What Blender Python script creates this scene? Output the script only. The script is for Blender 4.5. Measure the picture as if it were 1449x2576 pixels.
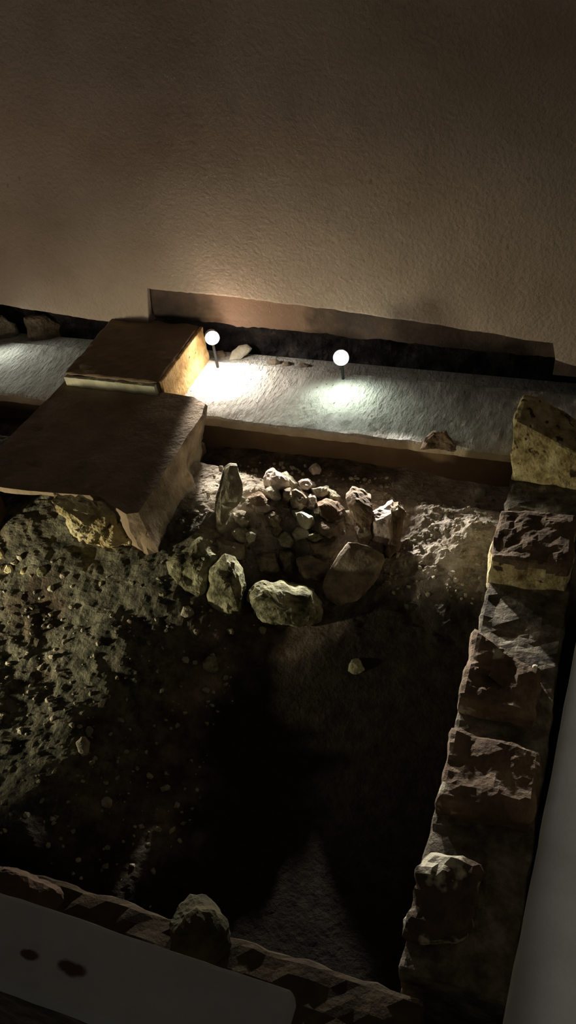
import bpy, bmesh, math, random
import numpy as np
from mathutils import Vector, Matrix, noise

for o in list(bpy.data.objects):
    bpy.data.objects.remove(o)
scene = bpy.context.scene
COL = scene.collection
random.seed(7)

# ------------------------------------------------------------------ camera
W, H, F, EYE = 1449, 2576, 2150.0, 3.2
_Y = Vector((1043, -2151, F)).normalized()
_X = -Vector((-6524, -958, F)).normalized()
_X = (_X - _X.dot(_Y) * _Y).normalized()
_Z = _X.cross(_Y)
# rows: world axes in camera coordinates (x right, y down, z forward)
def cam2world(v):
    v = Vector(v)
    return Vector((_X.dot(v), _Y.dot(v), _Z.dot(v)))
cam_d = bpy.data.cameras.new('camera')
cam = bpy.data.objects.new('camera', cam_d)
COL.objects.link(cam)
right, up, back = cam2world((1, 0, 0)), cam2world((0, -1, 0)), cam2world((0, 0, -1))
M4 = Matrix((right, up, back)).transposed().to_4x4()
M4.translation = (0, 0, EYE)
cam.matrix_world = M4
cam_d.sensor_fit = 'VERTICAL'
cam_d.sensor_height = 24
cam_d.lens = 24 * F / H
cam_d.clip_start = 0.02
scene.camera = cam

# ------------------------------------------------------------------ world, exposure
scene.view_settings.view_transform = 'Standard'
scene.view_settings.look = 'None'
scene.view_settings.exposure = 0
scene.view_settings.gamma = 1
scene.view_settings.use_curve_mapping = False
world = bpy.data.worlds.new('world')
scene.world = world
world.use_nodes = True
world.node_tree.nodes['Background'].inputs[0].default_value = (0.96, 0.88, 0.76, 1)
world.node_tree.nodes['Background'].inputs[1].default_value = 0.034

# ------------------------------------------------------------------ lights
def aim(o, target):
    d = Vector(target) - Vector(o.location)
    o.rotation_euler = d.to_track_quat('-Z', 'Y').to_euler()
def spot(name, loc, target, power, color, size, blend=1.0, radius=0.03):
    l = bpy.data.lights.new(name, 'SPOT')
    l.energy, l.color, l.spot_size, l.spot_blend, l.shadow_soft_size = power, color, math.radians(size), blend, radius
    o = bpy.data.objects.new(name, l); COL.objects.link(o)
    o.location = loc; aim(o, target)
    return o
def point(name, loc, power, color, radius=0.03):
    l = bpy.data.lights.new(name, 'POINT')
    l.energy, l.color, l.shadow_soft_size = power, color, radius
    o = bpy.data.objects.new(name, l); COL.objects.link(o); o.location = loc
    return o
L1 = Vector((-2.051, 3.740, 0.717))
L2 = Vector((-1.298, 3.740, 0.661))
# another floor spot of the room, out of frame low on the left: lights stone fronts and the plaster
spot('side_spotlight', (-3.3, 0.95, 0.60), (-2.2, 2.65, -0.60), 215, (1.0, 0.90, 0.62), 106, 1.0, 0.05)
# added unseen fill above the right hand coping, cone limited to its top
spot('coping_fill', (1.05, 1.3, 3.5), (.22, 1.3, 1.5), 21, (1.0, 0.95, 0.88), 10.5, 0.6, 0.03).scale = (9, 1, 1)
# added unseen fill out of frame on the left, shining up the plaster
spot('wall_fill', (-3.6, 2.2, 0.62), (-2.8, 3.83, 1.35), 17.5, (1.0, 0.77, 0.58), 105, 1.0, 0.08)
# next ledge lamp along the wall, out of frame left
spot('far_ledge_spotlight', (-3.62, 3.74, 0.68), (-3.0, 3.3, 0.45), 4.5, (0.93, 1.0, 0.92), 150, 1.0, 0.03)

# ------------------------------------------------------------------ pixel helpers (rays of the calibrated camera)
def ray(px, py):
    return cam2world((px - W / 2, py - H / 2, F))
def at(px, py, x=None, y=None, z=None):
    d = ray(px, py)
    if z is not None: t = (z - EYE) / d.z
    elif y is not None: t = y / d.y
    else: t = x / d.x
    return Vector((0, 0, EYE)) + d * t

# ------------------------------------------------------------------ materials
def mat(name, cols, scale=6.0, rough=0.9, bump=0.3, bscale=60.0, bdist=0.01, detail=10, stretch=(1, 1, 1), spots=None, contrast=(0.35, 0.65)):
    m = bpy.data.materials.new(name); m.use_nodes = True
    nt = m.node_tree; N = nt.nodes; L = nt.links
    b = N['Principled BSDF']; b.inputs['Roughness'].default_value = rough
    b.inputs['Specular IOR Level'].default_value = 0.25
    g = N.new('ShaderNodeNewGeometry')
    mp = N.new('ShaderNodeMapping'); mp.inputs['Scale'].default_value = stretch
    L.new(g.outputs['Position'], mp.inputs[0])
    n = N.new('ShaderNodeTexNoise'); n.inputs['Scale'].default_value = scale; n.inputs['Detail'].default_value = detail
    n.inputs['Roughness'].default_value = 0.65
    L.new(mp.outputs[0], n.inputs['Vector'])
    r = N.new('ShaderNodeValToRGB')
    L.new(n.outputs['Fac'], r.inputs[0])
    e = r.color_ramp.elements
    e[0].position, e[1].position = contrast
    e[0].color = (*cols[0], 1); e[1].color = (*cols[-1], 1)
    for i, c in enumerate(cols[1:-1]):
        q = e.new(contrast[0] + (contrast[1] - contrast[0]) * (i + 1) / (len(cols) - 1)); q.color = (*c, 1)
    out = r.outputs[0]
    if spots:
        n3 = N.new('ShaderNodeTexNoise'); n3.inputs['Scale'].default_value = spots[1]; n3.inputs['Detail'].default_value = 4
        L.new(mp.outputs[0], n3.inputs['Vector'])
        r3 = N.new('ShaderNodeMapRange'); r3.inputs[1].default_value = spots[2]; r3.inputs[2].default_value = spots[2] + 0.05
        L.new(n3.outputs['Fac'], r3.inputs[0])
        mx = N.new('ShaderNodeMix'); mx.data_type = 'RGBA'
        L.new(r3.outputs[0], mx.inputs[0]); L.new(out, mx.inputs[6]); mx.inputs[7].default_value = (*spots[0], 1)
        out = mx.outputs[2]
    L.new(out, b.inputs['Base Color'])
    n2 = N.new('ShaderNodeTexNoise'); n2.inputs['Scale'].default_value = bscale; n2.inputs['Detail'].default_value = 8
    n2.inputs['Roughness'].default_value = 0.6
    L.new(mp.outputs[0], n2.inputs['Vector'])
    bp = N.new('ShaderNodeBump'); bp.inputs['Strength'].default_value = bump; bp.inputs['Distance'].default_value = bdist
    L.new(n2.outputs['Fac'], bp.inputs['Height']); L.new(bp.outputs[0], b.inputs['Normal'])
    return m
def soil():
    m = mat('earth', [(.03, .022, .014), (.085, .062, .04), (.20, .155, .10), (.34, .28, .20)], 7, .95, 1.0, 45, .03, detail=14, contrast=(.33, .72))
    nt = m.node_tree; N = nt.nodes; L = nt.links; b = N['Principled BSDF']
    base = b.inputs['Base Color'].links[0].from_socket
    at_ = N.new('ShaderNodeAttribute'); at_.attribute_name = 'soil_light_mix'
    sep = N.new('ShaderNodeSeparateColor'); L.new(at_.outputs['Color'], sep.inputs[0])
    out = base
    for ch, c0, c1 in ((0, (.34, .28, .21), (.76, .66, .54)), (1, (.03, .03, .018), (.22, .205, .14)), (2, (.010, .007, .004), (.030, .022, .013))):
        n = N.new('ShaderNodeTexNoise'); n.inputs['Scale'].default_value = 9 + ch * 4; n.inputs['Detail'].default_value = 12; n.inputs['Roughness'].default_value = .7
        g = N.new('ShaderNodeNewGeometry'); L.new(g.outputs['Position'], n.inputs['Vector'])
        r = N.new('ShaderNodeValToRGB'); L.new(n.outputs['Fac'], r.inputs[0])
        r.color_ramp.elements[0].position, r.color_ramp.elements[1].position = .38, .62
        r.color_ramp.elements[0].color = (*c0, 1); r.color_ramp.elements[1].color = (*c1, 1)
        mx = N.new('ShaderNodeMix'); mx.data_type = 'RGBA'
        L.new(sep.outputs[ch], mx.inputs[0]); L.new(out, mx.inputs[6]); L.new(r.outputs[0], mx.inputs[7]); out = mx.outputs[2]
    L.new(out, b.inputs['Base Color'])
    return m
def plain(name, col, rough=0.6, metal=0.0, emit=0.0, ecol=None):
    m = bpy.data.materials.new(name); m.use_nodes = True
    b = m.node_tree.nodes['Principled BSDF']
    b.inputs['Base Color'].default_value = (*col, 1); b.inputs['Roughness'].default_value = rough; b.inputs['Metallic'].default_value = metal
    if emit:
        b.inputs['Emission Color'].default_value = (*(ecol or col), 1); b.inputs['Emission Strength'].default_value = emit
    return m
MT = dict(
    plaster=mat('wall_plaster', [(.43, .345, .265), (.50, .41, .325), (.56, .46, .37)], 1.6, .92, .75, 46, .018, spots=((.38, .29, .21), 22, .70)),
    shaded_plaster=mat('shaded_plaster', [(.045, .034, .028), (.08, .058, .046), (.12, .085, .062)], 5, .95, .6, 40, .015),  # colour darkened to hold the shade inside the notch
    hollow=mat('shade_dark_rock', [(.015, .014, .016), (.05, .045, .045), (.16, .13, .11)], 9, .95, .9, 35, .03, contrast=(.4, .75)),  # near-black colour stands in for the unlit hollow
    ledge=mat('trowelled_plaster', [(.50, .47, .40), (.66, .63, .55), (.78, .75, .68)], 7, .85, 1.0, 30, .030, stretch=(1.6, .7, 1), spots=((.22, .18, .12), 34, .66)),
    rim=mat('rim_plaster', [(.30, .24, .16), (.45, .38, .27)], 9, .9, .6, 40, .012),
    ochre=mat('ochre_plaster', [(.45, .27, .10), (.62, .41, .17), (.70, .50, .25)], 12, .9, .6, 60, .01, spots=((.2, .12, .06), 40, .66)),
    darktop=mat('dark_mortar', [(.19, .135, .085), (.24, .17, .11)], 5, .95, .4, 50, .01),
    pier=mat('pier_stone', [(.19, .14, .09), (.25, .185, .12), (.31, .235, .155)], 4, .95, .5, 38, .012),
    front=mat('pale_plaster', [(.45, .44, .30), (.62, .62, .46)], 9, .9, .4, 60, .01),
    earth=soil(),
    stone=mat('grey_stone', [(.18, .16, .11), (.36, .32, .23), (.52, .47, .36)], 14, .92, .9, 55, .015, contrast=(.36, .64)),
    darkstone=mat('dark_stone', [(.10, .085, .06), (.22, .175, .12), (.34, .28, .20)], 12, .92, .8, 55, .015),
    capstone=mat('cap_stone', [(.05, .035, .02), (.12, .085, .055)], 8, .95, .8, 45, .015, spots=((.50, .46, .34), 7, .53)),
    shade_earth=mat('shaded_brown_earth', [(.06, .038, .022), (.10, .065, .04)], 6, .95, .6, 40, .015),  # dark tone holds the shade of the alcove and pillar front
    flank=mat('lamplit_flank', [(.16, .12, .075), (.36, .27, .17), (.50, .39, .26)], 7, .95, .8, 40, .02),  # lighter tone stands in for lamp and bounce light on the pier side
    lowface=mat('shaded_low_face', [(.13, .085, .045), (.20, .135, .075)], 4, .95, .4, 40, .01),  # darkened colour paints the shade under the ledge rim
    dullmoss=mat('dull_moss_stone', [(.025, .022, .010), (.08, .07, .03)], 14, .95, .8, 50, .015),
    clay=mat('dark_clay', [(.03, .02, .01), (.07, .05, .025)], 8, .95, .6, 50, .01),  # one even dark brown for the cross wall
    pink=mat('pinkish_stone', [(.30, .24, .20), (.52, .43, .37), (.62, .53, .47)], 14, .92, .8, 60, .012),
    pale=mat('pale_stone', [(.42, .40, .30), (.62, .58, .46)], 14, .9, .7, 60, .012),
    green=mat('mossy_stone', [(.07, .065, .035), (.24, .23, .13), (.45, .43, .27)], 16, .93, .9, 50, .018, contrast=(.38, .62)),
    yellow=mat('yellow_tufa', [(.20, .14, .06), (.52, .43, .21), (.72, .64, .38)], 10, .93, .9, 40, .02, spots=((.09, .06, .035), 18, .60), contrast=(.35, .6)),
    brick=mat('brown_stone', [(.095, .062, .038), (.165, .115, .072), (.25, .18, .12)], 8, .93, .9, 45, .015, spots=((.50, .46, .34), 9, .63)),
    wallbody=mat('wall_rubble', [(.05, .04, .028), (.13, .11, .075), (.26, .23, .17)], 12, .95, 1.0, 40, .02),
    coping=mat('coping_concrete', [(.44, .43, .39), (.56, .55, .51)], 5, .8, .3, 90, .005, spots=((.07, .04, .03), 5, .70)),
    white=plain('lamp_white', (.55, .55, .53), .5),
    dark=plain('dark_metal', (.03, .03, .03), .5, .6),
)

# ------------------------------------------------------------------ object helpers
def props(o, label=None, cat=None, group=None, kind=None):
    if label: o['label'] = label
    if cat: o['category'] = cat
    if group: o['group'] = group
    if kind: o['kind'] = kind
    return o
def link(name, bm, m, parent=None, origin=None, smooth=False):
    if origin is not None:
        bmesh.ops.translate(bm, verts=bm.verts, vec=-Vector(origin))
    bmesh.ops.recalc_face_normals(bm, faces=bm.faces)
    me = bpy.data.meshes.new(name); bm.to_mesh(me); bm.free()
    me.materials.append(m)
    if smooth:
        for p in me.polygons: p.use_smooth = True
    o = bpy.data.objects.new(name, me); COL.objects.link(o)
    if origin is not None: o.location = origin
    if parent: o.parent = parent
    return o
def empty(name, loc):
    o = bpy.data.objects.new(name, None); COL.objects.link(o); o.location = loc; o.empty_display_size = .05
    return o
def rough(bm, amp=.01, scale=8, facet=0.0, seed=0):
    bm.normal_update()
    off = Vector((seed * 3.7, seed * 1.3, seed * 2.1))
    new = []
    for v in bm.verts:
        p = v.co * scale + off
        d = noise.fractal(p, 0.9, 2.1, 5) * amp
        if facet:
            dist, _ = noise.voronoi(v.co * scale * .6 + off)
            d += (dist[0] - .4) * facet
        new.append(v.co + v.normal * d)
    for v, c in zip(bm.verts, new): v.co = c
def box_bm(x0, x1, y0, y1, z0, z1, cell=.03, bevel=.01):
    bm = bmesh.new()
    bmesh.ops.create_cube(bm, size=1)
    for v in bm.verts:
        v.co = Vector(((x0 + x1) / 2 + v.co.x * (x1 - x0), (y0 + y1) / 2 + v.co.y * (y1 - y0), (z0 + z1) / 2 + v.co.z * (z1 - z0)))
    if bevel:
        bmesh.ops.bevel(bm, geom=bm.edges[:], offset=bevel, segments=2, affect='EDGES', profile=.5)
    cut_to(bm, cell)
    return bm
def cut_to(bm, cell):
    for _ in range(9):
        es = [e for e in bm.edges if e.calc_length() > cell * 1.5]
        if not es: break
        bmesh.ops.subdivide_edges(bm, edges=es, cuts=1, use_grid_fill=True)
        bmesh.ops.triangulate(bm, faces=[f for f in bm.faces if len(f.verts) > 4])
def prism(layers, cell=.03, cap_dome=0.0):
    """layers: list of rings (same count) of Vectors, bottom to top"""
    bm = bmesh.new()
    R = [[bm.verts.new(p) for p in ring] for ring in layers]
    n = len(R[0])
    for a, b in zip(R, R[1:]):
        for i in range(n):
            bm.faces.new((a[i], a[(i + 1) % n], b[(i + 1) % n], b[i]))
    for ring, s in ((R[0], -1), (R[-1], 1)):
        c = sum((v.co for v in ring), Vector()) / n
        c.z += s * cap_dome
        cv = bm.verts.new(c)
        for i in range(n): bm.faces.new((ring[i], ring[(i + 1) % n], cv))
    cut_to(bm, cell)
    return bm

# ------------------------------------------------------------------ terrain height
def sst(a, b, x):
    t = np.clip((x - a) / (b - a), 0, 1); return t * t * (3 - 2 * t)
_rng = np.random.RandomState(5)
_tab = _rng.rand(256, 256)
def vn(x, y):
    xi = np.floor(x).astype(int); yi = np.floor(y).astype(int)
    fx = x - xi; fy = y - yi; fx = fx * fx * (3 - 2 * fx); fy = fy * fy * (3 - 2 * fy)
    g = lambda i, j: _tab[i % 256, j % 256]
    return (g(xi, yi) * (1 - fx) + g(xi + 1, yi) * fx) * (1 - fy) + (g(xi, yi + 1) * (1 - fx) + g(xi + 1, yi + 1) * fx) * fy
def fbm(x, y, s, o=5, rid=False):
    t = 0; a = 1; tot = 0
    for i in range(o):
        n = vn(x * s + 17.3 * i, y * s + 9.1 * i) * 2 - 1
        if rid: n = 1 - 2 * abs(n)
        t = t + a * n; tot += a; a *= .55; s *= 2.03
    return t / tot
def ground(x, y):
    x = np.asarray(x, float); y = np.asarray(y, float)
    pit = -.06 + .14 * sst(1.55, 2.3, y)
    mound = .235 * np.clip((y - 2.05) / .97, 0, 1)
    left = .27 * sst(-1.15, -1.85, x + .18 * fbm(x, y, 1.3, 3)) * sst(.75, 1.1, y)
    left = left + .10 * sst(-1.9, -2.6, x)
    z = pit + mound + left * (1 - .65 * sst(2.5, 3.1, y))
    rx, ry = -1.36, 2.55
    d = np.sqrt(((x - rx) / .33) ** 2 + ((y - ry) / .27) ** 2)
    z = z - .13 * (1 - sst(.45, 1.0, d))
    rg = .25 + .75 * np.maximum(sst(-1.15, -1.5, x), sst(2.35, 2.75, y))
    z = z + rg * (.045 * fbm(x, y, 3.2, 5) + .018 * fbm(x, y, 9, 5) + .012 * fbm(x, y, 24, 3))
    # worn rut edge in the fill at the foot of the right hand wall
    z = z + .06 * sst(-.75, -.45, x) * sst(2.35, 2.9, y)
    z = z + sst(-1.15, -.9, x) * sst(2.2, 2.5, y) * (1 - sst(-.45, -.3, x)) * (.035 * fbm(x + y * .5, y * 1.6 - x * .5, 5, 5, True))
    # the fill drops a little and smooths out just before the ledge
    k = sst(2.98, 3.16, y)
    z = z * (1 - k) + k * (.28 - .04 * sst(-1.0, -.4, x) + .02 * fbm(x, y, 5, 4))
    return z
def gz(x, y): return float(ground(x, y))
def on_ground(px, py, lift=0.0):
    d = ray(px, py); lo, hi = 1.5, 6.0
    dn = d.normalized(); o = Vector((0, 0, EYE)); t = 1.5
    while t < 7:
        p = o + dn * t
        if p.z - lift < gz(p.x, p.y): return p
        t += .006
    return at(px, py, z=.1)

# ------------------------------------------------------------------ SETTING
xs = np.arange(-5.0, 1.61, .0125); ys = np.arange(-.2, 3.62, .0125)
gx, gy = np.meshgrid(xs, ys, indexing='ij')
gzv = ground(gx, gy)
# small sideways jitter gives overhanging clods
jx = .006 * fbm(gx, gy, 21, 2); jy = .006 * fbm(gx + 9, gy, 21, 2)
verts = np.stack([gx + jx, gy + jy, gzv], -1).reshape(-1, 3)
nx, ny = len(xs), len(ys)
idx = np.arange(nx * ny).reshape(nx, ny)
faces = np.stack([idx[:-1, :-1], idx[1:, :-1], idx[1:, 1:], idx[:-1, 1:]], -1).reshape(-1, 4)
me = bpy.data.meshes.new('floor'); me.from_pydata(verts.tolist(), [], faces.tolist())
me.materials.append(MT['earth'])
# soil colours: pale fill lightened for lamplight, mossy bedrock, clay darkened for pit shade
wob = .25 * fbm(gx, gy, 4, 4)
soil_light = np.zeros((nx, ny, 4)); soil_light[..., 3] = 1
soil_light[..., 0] = sst(2.45, 2.75, gy + wob) * sst(-2.1, -1.85, gx + wob * .4) * (1 - sst(-.55, -.35, gx)) * (1 - sst(3.08, 3.2, gy))
soil_light[..., 0] = np.maximum(soil_light[..., 0], 1.0 * sst(2.25, 2.5, gy + wob) * sst(-1.0, -.75, gx + wob))
soil_light[..., 1] = sst(-1.35, -1.7, gx + wob) * (1 - sst(2.5, 2.9, gy)) * sst(.25, .7, fbm(gx, gy, 3.1, 4) + .75)
soil_light[..., 2] = (1 - sst(.9, 1.3, gy)) + sst(-1.5, -1.2, gx + wob) * (1 - sst(2.0, 2.5, gy + wob - .4 * sst(-1.1, -.8, gx)))
soil_light[..., 2] = np.clip(soil_light[..., 2], 0, 1)
ca = me.color_attributes.new('soil_light_mix', 'FLOAT_COLOR', 'POINT')
ca.data.foreach_set('color', soil_light.reshape(-1).astype(np.float32))
floor = bpy.data.objects.new('floor', me); COL.objects.link(floor); floor['kind'] = 'structure'

# plaster wall: slab with a long shallow notch at its foot
def wall_prof():
    # x, z of the lower edge of the plaster, left to right
    pts = [(-6, .86), (-4.2, .80), (-3.53, .757), (-2.836, .702), (-2.50, .70), (-2.453, .938), (-1.95, .925), (-1.569, .903), (-.9, .853), (-.215, .783), (-.195, .69), (-.091, .665), (.5, .63), (2.2, .58)]
    out = []
    for (a, b), (c, d) in zip(pts, pts[1:]):
        n = max(1, int(abs(c - a) / .02))
        for i in range(n):
            t = i / n; x = a + (c - a) * t; z = b + (d - b) * t
            z += .004 * noise.noise(Vector((x * 30, 1, 0))) + .008 * noise.noise(Vector((x * 7, 3, 0)))
            out.append((x, z))
    out.append(pts[-1]); return out
prof = wall_prof()
def wall_sheet(y0, y1, ztop):
    bm = bmesh.new()
    zs = [0, .01, .02, .04, .08, .15, .3, .5, .8, 1.2, 1.7, 2.4, 3.4]
    grid = []
    for x, z in prof:
        col = []
        for i, k in enumerate(zs):
            zz = z + (ztop - z) * (k / zs[-1])
            wob = .003 * noise.fractal(Vector((x * 1.2, zz * 1.2, 4)), 1, 2, 3) + .004 * noise.noise(Vector((x * 9, zz * 9, 2)))
            yy = y0 + (0.014 if i == 0 else 0) - wob
            col.append(bm.verts.new((x, yy, zz)))
        grid.append(col)
    for a, b in zip(grid, grid[1:]):
        for i in range(len(zs) - 1): bm.faces.new((a[i], b[i], b[i + 1], a[i + 1]))
    low = [bm.verts.new((x, y1, z)) for x, z in prof]
    for a, b, c, d in zip(grid, grid[1:], low, low[1:]): bm.faces.new((a[0], b[0], d, c))
    return bm
props(link('wall_back', wall_sheet(3.83, 4.12, 4.6), MT['plaster'], smooth=True), kind='structure')
# brown recessed band inside the notch
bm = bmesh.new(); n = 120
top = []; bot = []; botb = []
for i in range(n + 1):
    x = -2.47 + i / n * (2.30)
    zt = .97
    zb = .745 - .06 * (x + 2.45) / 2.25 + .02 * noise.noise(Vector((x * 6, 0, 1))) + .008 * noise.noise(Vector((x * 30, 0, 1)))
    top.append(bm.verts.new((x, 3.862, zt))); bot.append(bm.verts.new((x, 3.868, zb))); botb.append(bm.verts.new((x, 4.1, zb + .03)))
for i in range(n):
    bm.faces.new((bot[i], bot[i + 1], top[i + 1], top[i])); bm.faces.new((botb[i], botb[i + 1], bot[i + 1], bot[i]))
props(link('trim_1', bm, MT['shaded_plaster']), kind='structure')
# end cheek of the notch on the right
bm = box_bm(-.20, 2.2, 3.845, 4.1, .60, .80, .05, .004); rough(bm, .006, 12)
props(link('trim_2', bm, MT['shaded_plaster']), kind='structure')
# hollow behind: rough rock
bm = bmesh.new(); g2 = []
for i in range(int(8.2 / .03)):
    x = -6 + i * .03; c = []
    for j in range(26):
        z = .36 + j * .03
        y = 4.10 + .06 * noise.fractal(Vector((x * 4, z * 6, 2)), 1, 2, 4) - .25 * max(0, .55 - z)
        c.append(bm.verts.new((x, y, z)))
    g2.append(c)
for a, b in zip(g2, g2[1:]):
    for j in range(25): bm.faces.new((a[j], b[j], b[j + 1], a[j + 1]))
props(link('wall_hollow', bm, MT['hollow']), kind='structure')

# plastered ledge with a rounded rim
def sweep_x(profile, x0, x1, step, fn):
    bm = bmesh.new(); rows = []
    x = x0
    while x <= x1 + 1e-6:
        rows.append([bm.verts.new(fn(x, y, z, k)) for k, (y, z) in enumerate(profile)]); x += step
    for a, b in zip(rows, rows[1:]):
        m = len(profile)
        for k in range(m - 1): bm.faces.new((a[k], b[k], b[k + 1], a[k + 1]))
    bm.faces.new(rows[0]); bm.faces.new(list(reversed(rows[-1])))
    return bm
def ledge_fn(x, y, z, k):
    w = .010 * noise.noise(Vector((x * 5, 0, 3))) + .006 * noise.noise(Vector((x * 21, 0, 3)))
    top = z > .47
    dz = (.010 * noise.fractal(Vector((x * 4, y * 4, 1)), 1, 2, 3) + .0035 * noise.noise(Vector((x * 28, y * 14, 5)))) if top else 0
    return Vector((x, y + (w if y < 3.33 else 0), z + dz))
tp = [(3.30, .487), (3.31, .497)] + [(3.33 + i * .0225, .5) for i in range(23)] + [(3.84, .492), (3.86, .47), (4.02, .44)]
bm = sweep_x([(4.02, .0), (3.345, .0), (3.345, .43), (3.31, .437), (3.298, .445)] + tp, -6, 2.2, .02, ledge_fn)
ledge = link('ledge', bm, MT['ledge'], smooth=False)
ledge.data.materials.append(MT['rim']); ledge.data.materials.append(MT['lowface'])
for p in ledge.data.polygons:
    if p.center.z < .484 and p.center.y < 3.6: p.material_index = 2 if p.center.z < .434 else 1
ledge['kind'] = 'structure'; ledge.name = 'trim_3'

# ------------------------------------------------------------------ masonry pier (two separate blocks)
def ring_px(pts, z): return [at(px, py, z=z) for px, py in pts]
root = empty('stone_block', (-2.45, 3.55, .62))
bm = box_bm(-2.745, -2.172, 3.262, 3.845, .50, .728, .025, .008); rough(bm, .011, 11, .004, seed=2)
link('block_body', bm, MT['darktop'], root, origin=None).matrix_parent_inverse = root.matrix_basis.inverted()
bm = box_bm(-2.172, -2.150, 3.275, 3.84, .488, .722, .02, .006); rough(bm, .005, 20, seed=3)
link('side_facing', bm, MT['ochre'], root).matrix_parent_inverse = root.matrix_basis.inverted()
bm = box_bm(-2.735, -2.175, 3.235, 3.262, .60, .718, .02, .004); rough(bm, .006, 16, seed=4)
link('front_facing', bm, MT['front'], root).matrix_parent_inverse = root.matrix_basis.inverted()
props(root, 'dark topped upper block with ochre right side beside the left lamp', 'stone block')

zt = .662
tp_px = [(172, 948), (300, 965), (428, 986), (490, 996), (520, 1014), (512, 1045), (478, 1090), (452, 1135), (425, 1175), (398, 1220), (370, 1262), (350, 1292),
         (318, 1296), (285, 1275), (250, 1252), (190, 1246), (130, 1242), (70, 1236), (10, 1228), (-60, 1220), (-40, 1160), (10, 1108), (60, 1058), (115, 1003)]
T = ring_px(tp_px, zt)
c = sum(T, Vector()) / len(T)
def low(ring, z, fr, side):
    out = []
    for i, p in enumerate(ring):
        q = p.copy(); q.z = z
        if 4 <= i <= 11: q.x += side * (1 if p.y > 2.85 else -.6)      # right flank
        if 11 <= i <= 15: q.y -= fr * (.5 + .5 * math.sin(i * 2.1))
        if 16 <= i <= 20 and z < .6: q.y += .12
        out.append(q)
    return out
rings = [low(T, -.05, 0, -.12), low(T, .22, 0, -.12), low(T, .42, 0, -.07), low(T, .56, 0, -.02), [Vector((p.x, p.y, zt - .02)) for p in T], [c + (p - c) * .985 for p in T]]
bm = prism(rings, .024)
zk = {v: v.co.copy() for v in bm.verts}
rough(bm, .034, 7, .02, seed=5)
for v in bm.verts:
    k = min(1, max(.34, (zt - zk[v].z) / .25)); v.co = zk[v].lerp(v.co, k)
for v in bm.verts:
    if v.co.z > zt - .01 : v.co.z = zt + (v.co.z - zt) * .25
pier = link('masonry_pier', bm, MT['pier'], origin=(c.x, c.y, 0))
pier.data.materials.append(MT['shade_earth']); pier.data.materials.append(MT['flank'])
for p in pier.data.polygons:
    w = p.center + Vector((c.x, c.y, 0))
    if w.z < .635 and p.normal.y < -.2 and w.x < -2.2: p.material_index = 1  # alcove shade painted onto the front faces
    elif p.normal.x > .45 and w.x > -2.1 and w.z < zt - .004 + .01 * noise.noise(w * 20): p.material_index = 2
props(pier, 'big dark flat topped masonry pier in front of the upper block', 'masonry pier')
# ragged yellow tufa face at its foot: a part
def stone_bm(outline, base, lean, thick, cell, seed, front=.35, jag=.02, facet=.02, scale=9, backs=.85, sh=(0, 0), cuts=6):
    d = Vector((base.x, base.y, 0)).normalized()
    a = math.radians(lean)
    n = (-d * math.cos(a) + Vector((0, 0, 1)) * math.sin(a)).normalized()
    o = Vector((0, 0, EYE)); pts = []
    for px, py in outline:
        r = ray(px, py); t = (base - o).dot(n) / r.dot(n); pts.append(o + r * t)
    # densify outline
    c = sum(pts, Vector()) / len(pts)
    rnd = random.Random(seed)
    bm = bmesh.new(); m = len(pts)
    rr = sum((p - c).length for p in pts) / m
    ux = d.cross(Vector((0, 0, 1))).normalized(); uy = ux.cross(-n).normalized()
    if uy.z < 0: uy = -uy
    rings = []
    for off, sc, j in ((-thick, backs, .02), (-thick * .45, 1.0, .01), (0, .985, 0), (thick * front * .7, .78, .10), (thick * front, .42, .12)):
        w_ = 0 if sc > .9 or off < 0 else (1 - sc)
        sv = (ux * sh[0] + uy * sh[1]) * rr * w_ * 1.4
        rings.append([bm.verts.new(c + sv + (p - c) * (sc * (1 + rnd.uniform(-j, j))) + n * (off * (1 + rnd.uniform(-.15, .15)))) for p in pts])
    for A_, B_ in zip(rings, rings[1:]):
        for i in range(m):
            bm.faces.new((A_[i], A_[(i + 1) % m], B_[(i + 1) % m], B_[i]))
    for ring, off in ((rings[0], -thick * 1.05), (rings[-1], thick * front * 1.05)):
        cv = bm.verts.new(c + n * off + ((ux * sh[0] + uy * sh[1]) * rr if off > 0 else Vector()))
        for i in range(m): bm.faces.new((ring[i], ring[(i + 1) % m], cv))
    bmesh.ops.recalc_face_normals(bm, faces=bm.faces)
    cut_to(bm, cell)
    # broken facets: flatten the bulge against a few random planes
    ax1 = n.orthogonal().normalized(); ax2 = n.cross(ax1)
    rad = sum((p - c).length for p in pts) / m
    for _ in range(cuts):
        a1 = rnd.uniform(0, 6.283); tl = rnd.uniform(.1, .6)
        pn = (n * math.cos(tl) + (ax1 * math.cos(a1) + ax2 * math.sin(a1)) * math.sin(tl)).normalized()
        sup = max((v.co - c).dot(pn) for v in bm.verts)
        lim = sup * rnd.uniform(.78, .95)
        for v in bm.verts:
            e = (v.co - c).dot(pn) - lim
            if e > 0: v.co -= pn * e * .95
    rough(bm, jag, scale, facet, seed)
    return bm, c
bpt = at(270, 1370, y=2.325)
bm, _ = stone_bm([(133, 1262), (180, 1268), (240, 1276), (300, 1290), (345, 1308), (348, 1335), (364, 1378), (330, 1372), (290, 1384), (240, 1372), (200, 1360), (178, 1340), (172, 1315), (150, 1290)], bpt, 4, .10, .010, 11, .35, .016, .022, 20, .9, (0, .0), 3)
link('tufa_face', bm, MT['yellow'], pier, origin=bpt).matrix_parent_inverse = Matrix.Translation(-pier.location)
bpy.data.objects['tufa_face']['label'] = 'rough pale yellow tufa face'

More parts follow.
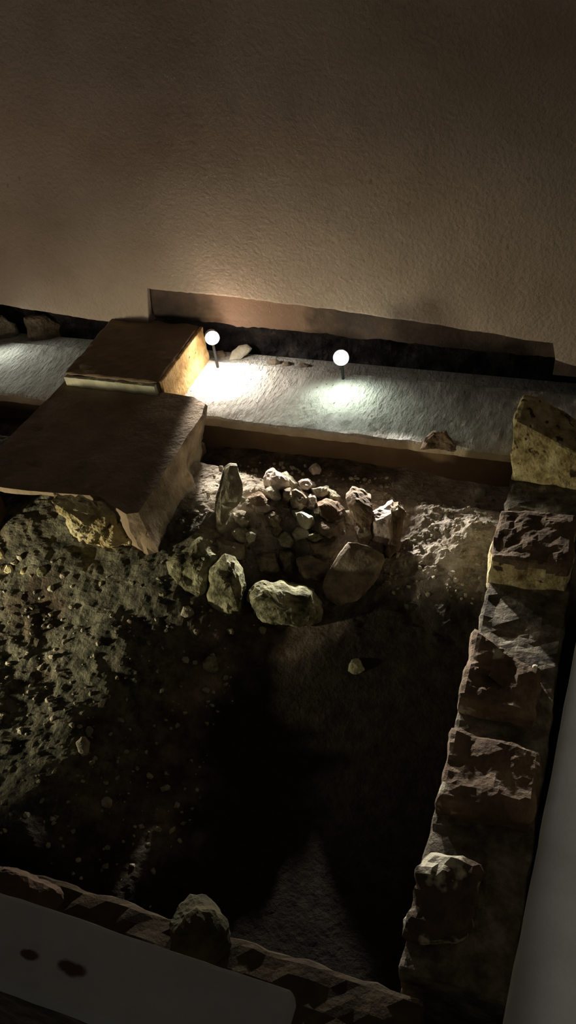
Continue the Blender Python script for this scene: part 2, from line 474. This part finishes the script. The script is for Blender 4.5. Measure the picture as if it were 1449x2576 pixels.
# ------------------------------------------------------------------ right hand low wall and its stones
bm = box_bm(-.295, .03, .9, 3.9, -.1, .445, .03, .012); rough(bm, .014, 9, .008, seed=8)
lw = link('low_wall', bm, MT['wallbody'], origin=(-.13, 2.2, 0))
props(lw, 'long low rubble wall running down the right side under the squared stones', 'low wall')
def block(x0, x1, y0, y1, z0, z1, shear=(0, 0), m='brick', seed=1, label='', amp=.016, tl=0, tr=0, skew=0):
    bm = box_bm(x0, x1, y0, y1, z0, z1, .016, .02)
    cx, cy = (x0 + x1) / 2, (y0 + y1) / 2
    for v in bm.verts:
        k = (v.co.z - z0) / (z1 - z0); u = (v.co.x - x0) / (x1 - x0); w = (v.co.y - y0) / (y1 - y0)
        v.co.z += k * (tl * (1 - u) + tr * u)
        v.co.y += skew * u * (1 if w > .5 else 0)
    rough(bm, amp, 9, amp * .8, seed)
    o = link('wall_stone', bm, MT[m], origin=(cx, cy, z0))
    if m == 'yellow' and tl == 0:   # browner colour on top of the pale stone
        o.data.materials.append(MT['brick'])
        for p in o.data.polygons:
            if p.center.z > (z1 - z0) - .05 + .03 * noise.noise(p.center * 12): p.material_index = 1
    return props(o, label, 'stone', 'squared stones along the low right wall')
block(-.305, .12, 3.16, 3.40, .43, .72, m='yellow', seed=21, tl=.09, tr=-.13, label='tall yellowish stone with pointed top, farthest along the right wall')
block(-.305, .02, 2.50, 2.80, .36, .60, m='yellow', seed=22, label='broad stone with dark top and pitted yellow front on the right wall', skew=.03)
block(-.300, -.03, 1.83, 2.16, .40, .545, m='brick', seed=23, skew=-.14, tr=-.03, label='brown slanting stone in the middle of the right wall')
block(-.295, .02, 1.42, 1.70, .40, .55, m='brick', seed=24, tr=-.02, label='squarest brown stone with pale left edge on the right wall', amp=.014)
block(-.290, -.12, 1.02, 1.235, .36, .545, m='capstone', seed=25, label='smallest pale capped stone at the near end of the right wall', amp=.03)

# near cross wall, its stones
bm = box_bm(-3.0, -.2, .52, .845, -.15, .45, .03, .02); rough(bm, .02, 7, .01, seed=9)
cw = link('cross_wall', bm, MT['clay'], origin=(-1.5, .7, -.1))
props(cw, 'dim brown low cross wall behind the bottom coping', 'low wall')
def px_stone(name, outline, m, label, cat='stone', lean=25, thick=.08, seed=1, y=None, base=None, cell=.011, jag=.014, facet=.02, front=.35, group=None, lift=0, scale=13, fwd=.0, sh=(0, 0), cuts=6):
    if base is None:
        k = max(outline, key=lambda p: p[1])
        if y is not None: b = at(*k, y=y)
        else:
            b = on_ground(*k, lift); b -= Vector((b.x, b.y, 0)).normalized() * fwd
    else: b = base
    bm, c = stone_bm(outline, b, lean, thick, cell, seed, front, jag, facet, scale, .85, sh, cuts)
    zmin = min(v.co.z for v in bm.verts)
    o = link(name, bm, MT[m], origin=(c.x, c.y, zmin))
    return props(o, label, cat, group)
px_stone('rubble_stone', [(430, 2402), (445, 2350), (462, 2305), (495, 2278), (540, 2288), (556, 2305), (575, 2350), (598, 2405), (560, 2440), (480, 2430)], 'dullmoss', 'pointed mossy stone standing up behind the bottom coping', base=at(510, 2400, z=.46), lean=40, thick=.10, seed=31)
px_stone('rubble_stone', [(-30, 2200), (10, 2185), (60, 2195), (110, 2215), (150, 2235), (178, 2262), (186, 2310), (120, 2330), (20, 2300), (-40, 2270)], 'shade_earth', 'rounded brown stone behind the coping in the lower left corner', base=at(80, 2290, z=.47), lean=45, thick=.10, seed=32)

# ------------------------------------------------------------------ ring of stones and rubble
def Zc(pts): return [(400 + u / 2.2327, 1120 + v / 2.232) for u, v in pts]
RG = 'stones set round the hollow'; RB = 'rubble inside the stone ring'
def S(pts, m, label, **k): 
    return px_stone(k.pop('name', 'ring_stone'), Zc(pts), m, label, **k)
S([(370,135),(400,112),(440,115),(468,220),(470,300),(440,345),(400,370),(380,440),(362,512),(335,500),(318,465),(316,320),(345,240)], 'stone', 'tall thin pointed stone standing at the back left of the ring', lean=14, thick=.06, front=.55, sh=(-.3, .1), cuts=1, jag=.005, facet=.006, seed=41, group=RG)
S([(40,655),(100,615),(150,580),(190,535),(232,513),(272,560),(322,628),(300,700),(265,790),(232,850),(150,820),(60,720)], 'green', 'flat triangular mossy slab at the left end of the ring', lean=48, thick=.06, cuts=2, seed=42, group=RG)
S([(275,790),(290,710),(330,650),(372,618),(430,635),(468,710),(480,790),(462,880),(445,945),(395,945),(300,900),(272,850)], 'green', 'grey green upright stone at the front left of the ring', lean=30, thick=.10, cuts=2, front=.6, sh=(.15, .2), seed=43, group=RG)
S([(500,830),(530,790),(580,775),(640,790),(700,768),(780,795),(870,820),(908,890),(905,990),(840,1027),(700,1002),(580,985),(515,920),(488,880)], 'green', 'wide mossy stone with pale broken top at the front of the ring', lean=38, thick=.12, front=.8, sh=(.1, -.25), cuts=5, seed=44, group=RG)
o = bpy.data.objects[-1] if False else None
S([(1062,545),(1110,545),(1175,565),(1262,615),(1270,650),(1235,740),(1190,800),(1095,905),(1010,912),(940,860),(916,800),(925,750),(965,690),(1010,620)], 'darkstone', 'large smooth rounded slab leaning at the front right of the ring', lean=42, thick=.075, seed=45, jag=.004, facet=.002, cuts=0, front=.3, group=RG)
S([(1178,395),(1240,360),(1305,332),(1325,390),(1322,470),(1300,560),(1270,585),(1240,545),(1190,520),(1180,460)], 'pink', 'pale pinkish upright stone split by a dark crack right of the ring', lean=22, thick=.07, front=1.1, sh=(.5, 0), cuts=2, seed=46, group=RG)
S([(1300,345),(1345,330),(1372,380),(1365,500),(1350,600),(1290,640),(1262,600),(1300,520)], 'brick', 'dark side face of the cracked pinkish stone', lean=30, thick=.10, seed=47, group=RG)  # separate darker block made for the stone's dark side face
S([(1050,300),(1085,262),(1130,275),(1192,300),(1196,380),(1190,470),(1180,560),(1120,545),(1105,440),(1080,380)], 'brick', 'dark square topped post like stone at the right of the rubble', lean=15, thick=.08, front=.9, sh=(.3, -.1), cuts=2, seed=48, group=RG)
S([(1050,375),(1085,370),(1128,400),(1112,455),(1075,458),(1040,440)], 'pale', 'small pale wedge stone against the dark post like stone', name='rubble_stone', lean=35, thick=.04, seed=49, group=RB, cell=.008)
S([(1185,535),(1215,525),(1250,545),(1262,600),(1230,605),(1190,580)], 'darkstone', 'dark small stone tucked above the large smooth slab', name='rubble_stone', lean=35, thick=.05, seed=50, group=RB, cell=.009)
rub = [
 ([(590,180),(605,152),(640,137),(690,158),(735,190),(745,225),(700,245),(640,240),(600,215)], 'pink', 'pinkish lump topmost at the back of the rubble pile'),
 ([(598,250),(640,228),(668,232),(675,290),(650,305),(592,282)], 'pale', 'pale yellowish stone below the topmost pinkish lump'),
 ([(490,292),(530,268),(575,272),(615,305),(600,335),(540,342)], 'brick', 'brown stone right of the tall thin pointed stone'),
 ([(522,340),(560,330),(592,324),(632,335),(636,360),(600,382),(552,378)], 'pink', 'pale low stone between the tall pointed stone and the pile'),
 ([(738,262),(770,252),(808,264),(842,290),(838,345),(790,360),(752,345)], 'darkstone', 'dark blocky stone in the middle of the pile back'),
 ([(788,212),(835,193),(866,225),(842,262),(800,254)], 'pink', 'small pink stone above the dark blocky stone'),
 ([(858,245),(905,232),(948,236),(955,278),(915,292),(868,285)], 'stone', 'grey stone behind the rubble, second from the square post stone'),
 ([(890,330),(938,308),(1000,325),(1035,360),(1030,400),(960,430),(905,392)], 'brick', 'broad brown stone left of the square post stone'),
 ([(752,370),(800,358),(862,405),(858,435),(828,462),(790,432)], 'pale', 'bright pale broken stone at the centre of the pile'),
 ([(655,522),(678,485),(705,478),(760,528),(742,580),(705,575)], 'stone', 'grey wedge stone low in the centre of the ring'),
 ([(750,495),(782,472),(822,468),(845,505),(800,522),(768,530)], 'pale', 'small flat stone just under the bright pale centre stone'),
 ([(830,505),(865,490),(905,492),(928,518),(890,535),(845,530)], 'green', 'flat greenish stone at the right of the ring centre'),
 ([(412,380),(450,372),(485,380),(502,430),(470,452),(430,430)], 'stone', 'grey stone at the foot of the tall pointed stone'),
 ([(413,485),(450,470),(485,472),(510,490),(500,540),(450,542),(425,520)], 'stone', 'rounded stone below the foot of the tall pointed stone'),
 ([(495,490),(520,475),(545,492),(538,535),(505,545)], 'pale', 'tiny pale chip right of the rounded stone in the ring'),
 ([(545,615),(600,602),(655,600),(668,700),(620,715),(560,708)], 'darkstone', 'dark stone with bright upper rim at the bottom of the hollow'),
 ([(850,545),(920,528),(990,530),(1002,580),(975,632),(900,640),(858,615)], 'darkstone', 'dark rounded stone inside the ring beside the smooth slab'),
 ([(318,525),(400,530),(480,552),(490,645),(440,640),(380,612),(325,640)], 'darkstone', 'dark slab behind the grey green upright stone'),
 ([(780,640),(860,622),(955,640),(945,720),(900,765),(810,745)], 'darkstone', 'dark low stone behind the wide front stone'),
 ([(680,600),(740,592),(770,640),(750,720),(690,710)], 'darkstone', 'dark stone in the deepest middle of the hollow'),
 ([(848,130),(880,110),(906,138),(900,162),(865,168)], 'pink', 'brown pebble alone on the top edge of the mound'),
 ([(688,172),(715,158),(745,182),(770,215),(760,250),(715,245)], 'stone', 'grey rim stone beside the topmost pinkish lump'),
 ([(700,250),(735,240),(745,300),(720,330),(690,300)], 'darkstone', 'dark narrow stone in the middle gap of the pile'),
 ([(840,290),(872,285),(890,320),(870,350),(838,345)], 'pink', 'small pinkish chip right of the dark blocky stone'),
 ([(870,365),(900,355),(918,372),(895,388),(872,380)], 'pale', 'flat bright chip below the broad brown stone edge'),
 ([(950,250),(985,255),(1020,290),(1000,318),(960,300)], 'stone', 'grey stone against the left of the square post stone'),
 ([(600,390),(650,380),(690,410),(670,460),(620,450)], 'darkstone', 'dark stone left of the bright pale centre stone'),
 ([(640,470),(670,455),(690,470),(665,515),(640,505)], 'darkstone', 'small dark chip left of the grey wedge stone'),
 ([(905,440),(950,435),(1000,450),(1010,510),(950,515),(910,490)], 'darkstone', 'dark stone under the broad brown stone'),
]
for i, (p, m, lab) in enumerate(rub):
    S(p, m, lab, name='rubble_stone', sh=(random.Random(i).uniform(-.4, .3), -.25), lean=38 + (i * 7) % 12, thick=.075 + .012 * (i % 3), seed=60 + i, cell=.008, jag=.012, facet=.02, group=RB, scale=20, fwd=.045, front=.8, cuts=4)
# loose pieces elsewhere
px_stone('limestone_piece', [(1194, 1232), (1206, 1225), (1222, 1232), (1220, 1249), (1208, 1250), (1194, 1240)], 'pale', 'small square pale stone alone in the shade near the right wall', seed=101, thick=.03, jag=.002, facet=.002, cell=.008, lean=45)
px_stone('rubble_stone', [(1060, 1128), (1072, 1100), (1088, 1086), (1122, 1084), (1128, 1100), (1150, 1126), (1140, 1134), (1100, 1136)], 'brick', 'brown triangular stone lying against the front rim of the ledge', base=at(1100, 1136, y=3.275), seed=102, thick=.045, lean=35, cell=.01)
px_stone('rubble_stone', [(578, 905), (585, 885), (600, 869), (622, 868), (632, 877), (622, 892), (608, 906)], 'pale', 'pale stone in the dark hollow right of the left lamp', base=at(600, 905, y=3.93), seed=103, thick=.04, lean=20, cell=.01, jag=.005)
px_stone('rubble_stone', [(535, 900), (545, 884), (560, 882), (570, 895), (565, 905), (545, 906)], 'darkstone', 'small dark stone in the hollow just under the left lamp', base=at(552, 905, y=3.93), seed=104, thick=.03, lean=20, cell=.01, jag=.005)
for i, (cx, cy, r, lab) in enumerate([(690, 917, 14, 'small grey stone in the hollow, left of three between the lamps'), (722, 922, 12, 'small grey stone in the hollow, middle of three between the lamps'), (762, 925, 12, 'small grey stone in the hollow nearest the right lamp')]):
    px_stone('rubble_stone', [(cx + r * math.cos(a) * 1.2, cy + r * math.sin(a) * .8) for a in [k * math.pi / 4 + .2 for k in range(8)]], 'darkstone', lab, base=at(cx, cy + 9, y=3.90), seed=105 + i, thick=.025, lean=20, cell=.01, jag=.006)
# rocks in the left part of the hollow and bedrock rubble left
px_stone('rubble_stone', [(-30, 800), (5, 795), (40, 815), (48, 840), (20, 850), (-30, 845)], 'stone', 'rough grey stone in the hollow at the left edge', base=at(10, 848, y=3.92), seed=110, thick=.06, lean=20)
px_stone('rubble_stone', [(60, 800), (110, 795), (150, 815), (165, 850), (120, 862), (75, 852)], 'darkstone', 'dark stone in the hollow between left edge and upper block', base=at(110, 860, y=3.95), seed=111, thick=.06, lean=20)
loose = [((22,1432),13,'yellow','pale yellowish chip on the ground at the left edge, upper of the pair'),((60,1438),9,'yellow','small pale chip just right of the yellowish chip at the left edge'),((105,1440),15,'green','grey green lump on the ground below the dark alcove'),
 ((224,1842),9,'stone','tiny round pebble above the oval stone on the left outcrop'),((212,1878),18,'stone','oval stone standing on the left outcrop'),((533,1672),22,'green','lone mossy stone on the dark floor left of the front ring stone'),
 ((895,1680),20,'green','lone mossy stone on the dark floor below the smooth slab'),((470,1540),16,'stone','pebble on the ground under the grey green upright stone'),((1345,1680),9,'pale','small pale chip beside the slanting stone of the right wall'),
 ((660,1585),9,'green','small pebble just in front of the wide front stone'),((15,2087),8,'pale','tiny white pebble low on the left edge'),((270,2020),14,'stone','elongated pebble in the lower left outcrop'),((0,1395),14,'yellow','yellow stone cut by the left edge of the view')]
for i, ((cx, cy), r, m, lab) in enumerate(loose):
    el = 1.5 if 'oval' in lab else 1.0
    if 'right wall' in lab: kw = dict(base=at(cx, cy + r, z=.45))
    else: kw = {}
    px_stone('loose_stone', [(cx + r * math.cos(a) * (1 + .2 * math.sin(3 * a + i)), cy + r * el * math.sin(a)) for a in [k * math.pi / 4 + .3 for k in range(8)]], m, lab, seed=120 + i, thick=r * .0022, lean=40, cell=.008, jag=.006, facet=.008, **kw)
# gravel and crumbs nobody could count
bm = bmesh.new(); rnd = random.Random(3)
def crumb(x, y, r):
    z = gz(x, y)
    M = Matrix.Translation((x, y, z + r * .2)) @ Matrix.Rotation(rnd.random() * 6, 4, Vector((rnd.random(), rnd.random(), rnd.random() + .1)).normalized()) @ Matrix.Diagonal((r, r * rnd.uniform(.6, 1), r * rnd.uniform(.5, .9), 1))
    g = bmesh.ops.create_icosphere(bm, subdivisions=1, radius=1, matrix=M)
    for v in g['verts']: v.co += Vector((rnd.uniform(-1, 1), rnd.uniform(-1, 1), rnd.uniform(-1, 1))) * r * .22
for _ in range(1300):
    u = rnd.random()
    if u < .5: x, y = rnd.uniform(-2.9, -1.3), rnd.uniform(1.0, 2.6)
    elif u < 2: x, y = rnd.uniform(-1.9, -.35), rnd.uniform(2.55, 3.25)
    else: x, y = rnd.uniform(-1.0, -.35), rnd.uniform(2.3, 2.7)
    if -2.85 < x < -1.78 and y > 2.2: continue
    crumb(x, y, rnd.choice([.005, .007, .009, .012, .016]) * rnd.uniform(.7, 1.2))
gr = link('gravel', bm, MT['stone'])
props(gr, 'loose crumbs and gravel scattered over the earth mound and outcrop', 'gravel', kind='stuff')

# brown plaster pillar at the left edge beyond the alcove
bm = box_bm(-2.98, -2.61, 2.24, 2.38, -.05, .625, .02, .02); rough(bm, .02, 7, seed=12)
for v in bm.verts: v.co.z = min(v.co.z, .63)
props(link('brown_pillar', bm, MT['shade_earth'], origin=(-2.72, 2.31, 0)), 'brown upright mass at the left edge beside the dark alcove', 'stone pillar')

# ------------------------------------------------------------------ copings near the viewer
def stain_or_glow(m, c, rx, ry, col, ns=45):
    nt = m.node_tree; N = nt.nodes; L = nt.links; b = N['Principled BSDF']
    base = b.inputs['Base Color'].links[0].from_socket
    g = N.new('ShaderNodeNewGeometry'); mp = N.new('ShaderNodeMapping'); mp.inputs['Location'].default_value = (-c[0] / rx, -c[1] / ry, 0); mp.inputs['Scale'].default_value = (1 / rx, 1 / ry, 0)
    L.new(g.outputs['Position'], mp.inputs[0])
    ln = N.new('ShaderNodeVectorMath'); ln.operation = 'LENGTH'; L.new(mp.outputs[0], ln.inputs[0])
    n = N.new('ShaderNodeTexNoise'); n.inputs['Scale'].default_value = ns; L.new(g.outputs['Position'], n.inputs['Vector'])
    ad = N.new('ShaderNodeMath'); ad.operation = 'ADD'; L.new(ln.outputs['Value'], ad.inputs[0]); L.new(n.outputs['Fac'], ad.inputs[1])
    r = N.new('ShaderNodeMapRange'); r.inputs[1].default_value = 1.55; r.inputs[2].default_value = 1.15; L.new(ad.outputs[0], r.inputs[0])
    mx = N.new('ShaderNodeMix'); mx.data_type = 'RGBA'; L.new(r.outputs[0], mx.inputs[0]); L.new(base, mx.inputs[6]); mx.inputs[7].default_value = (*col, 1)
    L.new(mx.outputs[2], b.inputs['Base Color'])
stain_or_glow(MT['shaded_plaster'], (-1.82, 3.86), .36, 5, (.25, .165, .115), 9)  # reddish patch paints the left lamp's glow on the band
for px, py, rx, ry in ((180, 2436, .035, .014), (75, 2402, .024, .010)):
    q = at(px, py, z=1.5); stain_or_glow(MT['coping'], q, rx, ry, (.10, .05, .035))
root = props(empty('parapet', (-1.3, .39, 0)), 'dim grey flat coping crossing the bottom left corner', 'parapet')
def child(o, p): o.parent = p; o.matrix_parent_inverse = Matrix.Translation(-p.location); return o
bm = box_bm(-2.6, -.357, .312, .466, 1.43, 1.5, .03, .010); rough(bm, .0025, 14, seed=13)
child(link('coping', bm, MT['coping']), root)
bm = box_bm(-2.6, -.40, .335, .445, -.1, 1.432, .08, 0); rough(bm, .006, 6, seed=14)
child(link('parapet_wall', bm, MT['wallbody']), root)
root = props(empty('parapet', (.13, 1.6, 0)), 'long lighter grey rounded coping rising along the right edge', 'parapet')
bm = box_bm(0, .26, .2, 3.2, 1.43, 1.5, .04, .022); rough(bm, .003, 12, seed=15)
for v in bm.verts: v.co.x += -.012 + .045 * v.co.y
child(link('coping', bm, MT['coping'], smooth=True), root)
bm = box_bm(.05, .22, .2, 3.2, -.1, 1.432, .1, 0)
for v in bm.verts: v.co.x += .045 * v.co.y
child(link('parapet_wall', bm, MT['wallbody']), root)

# ------------------------------------------------------------------ lamps
def lathe(profile, axis_from, axis_dir, seg=28):
    bm = bmesh.new(); d = Vector(axis_dir).normalized(); q = d.to_track_quat('Z', 'Y'); rings = []
    for r, h in profile:
        rings.append([bm.verts.new(Vector(axis_from) + q @ Vector((r * math.cos(2 * math.pi * i / seg), r * math.sin(2 * math.pi * i / seg), h))) for i in range(seg)])
    for a, b in zip(rings, rings[1:]):
        for i in range(seg): bm.faces.new((a[i], a[(i + 1) % seg], b[(i + 1) % seg], b[i]))
    bm.faces.new(rings[0]); bm.faces.new(rings[-1])
    return bm
def lamp(loc, direction, r, label, lens_col, strength):
    root = props(empty('spotlight', (loc.x, loc.y, .49)), label, 'lamp', 'round lamps in the hollow above the ledge')
    d = Vector(direction).normalized()
    child(link('housing', lathe([(r * .5, -.055), (r * .9, -.05), (r * 1.02, -.02), (r * 1.05, .0), (r * .97, .0), (r * .9, -.012)], loc, d), MT['white'], smooth=True), root)
    em = plain('lens_glow', (1, 1, 1), .4, 0, strength, lens_col)
    child(link('lens', lathe([(r * .96, -.012), (r * .95, .004), (r * .8, .014), (r * .4, .02), (.002, .022)], loc, d), em, smooth=True), root)
    b = loc - d * .04
    child(link('bracket', lathe([(.008, 0), (.008, max(.02, b.z - .47))], (b.x, b.y, .468), (0, 0, 1), 12), MT['dark']), root)
    child(link('base_plate', lathe([(.03, 0), (.03, .008), (.026, .012)], (b.x, b.y, .466), (0, 0, 1), 20), MT['dark']), root)
    return root
tocam = (Vector((0, 0, EYE)) - L1).normalized()
lamp(L1, (.45, -.7, .15), .040, 'left round white lamp close against the ochre block side', (.97, .98, 1.0), 22)
lamp(L2, (.25, -.85, .35), .042, 'right round white lamp over the greenish lit part of the ledge', (.93, 1.0, .97), 22)
spot('left_lamp_beam', L1 + Vector((.02, -.05, .01)), L1 + Vector((.10, -.10, -.22)), 17, (1.0, .95, .88), 145, 1.0, .02)
spot('left_lamp_beam', L1 + Vector((.03, -.05, .02)), (-1.35, 2.6, .54), 150, (1.0, .92, .82), 37, .7, .02).scale = (1.5, 1, 1)
spot('left_lamp_beam', L1 + Vector((.03, -.07, .03)), (-1.80, 3.83, 1.22), 1.6, (1.0, .66, .46), 110, 1.0, .03)
point('left_lamp_spill', L1 + Vector((.04, -.06, -.03)), 1.6, (1.0, .80, .66), .03)
spot('right_lamp_beam', L2 + Vector((.01, -.06, .02)), L2 + Vector((.06, -.24, -.2)), 6.2, (.82, 1.0, .88), 155, 1.0, .02)
spot('right_lamp_beam', L2 + Vector((.01, -.06, .02)), (-1.05, 2.55, .53), 235, (1.0, .94, .86), 37, .7, .02).scale = (2.2, 1, 1)
spot('right_lamp_beam', L2 + Vector((.02, -.06, .02)), (-.60, 2.72, .58), 170, (1.0, .95, .88), 37, .8, .02).scale = (1.6, 1, 1)
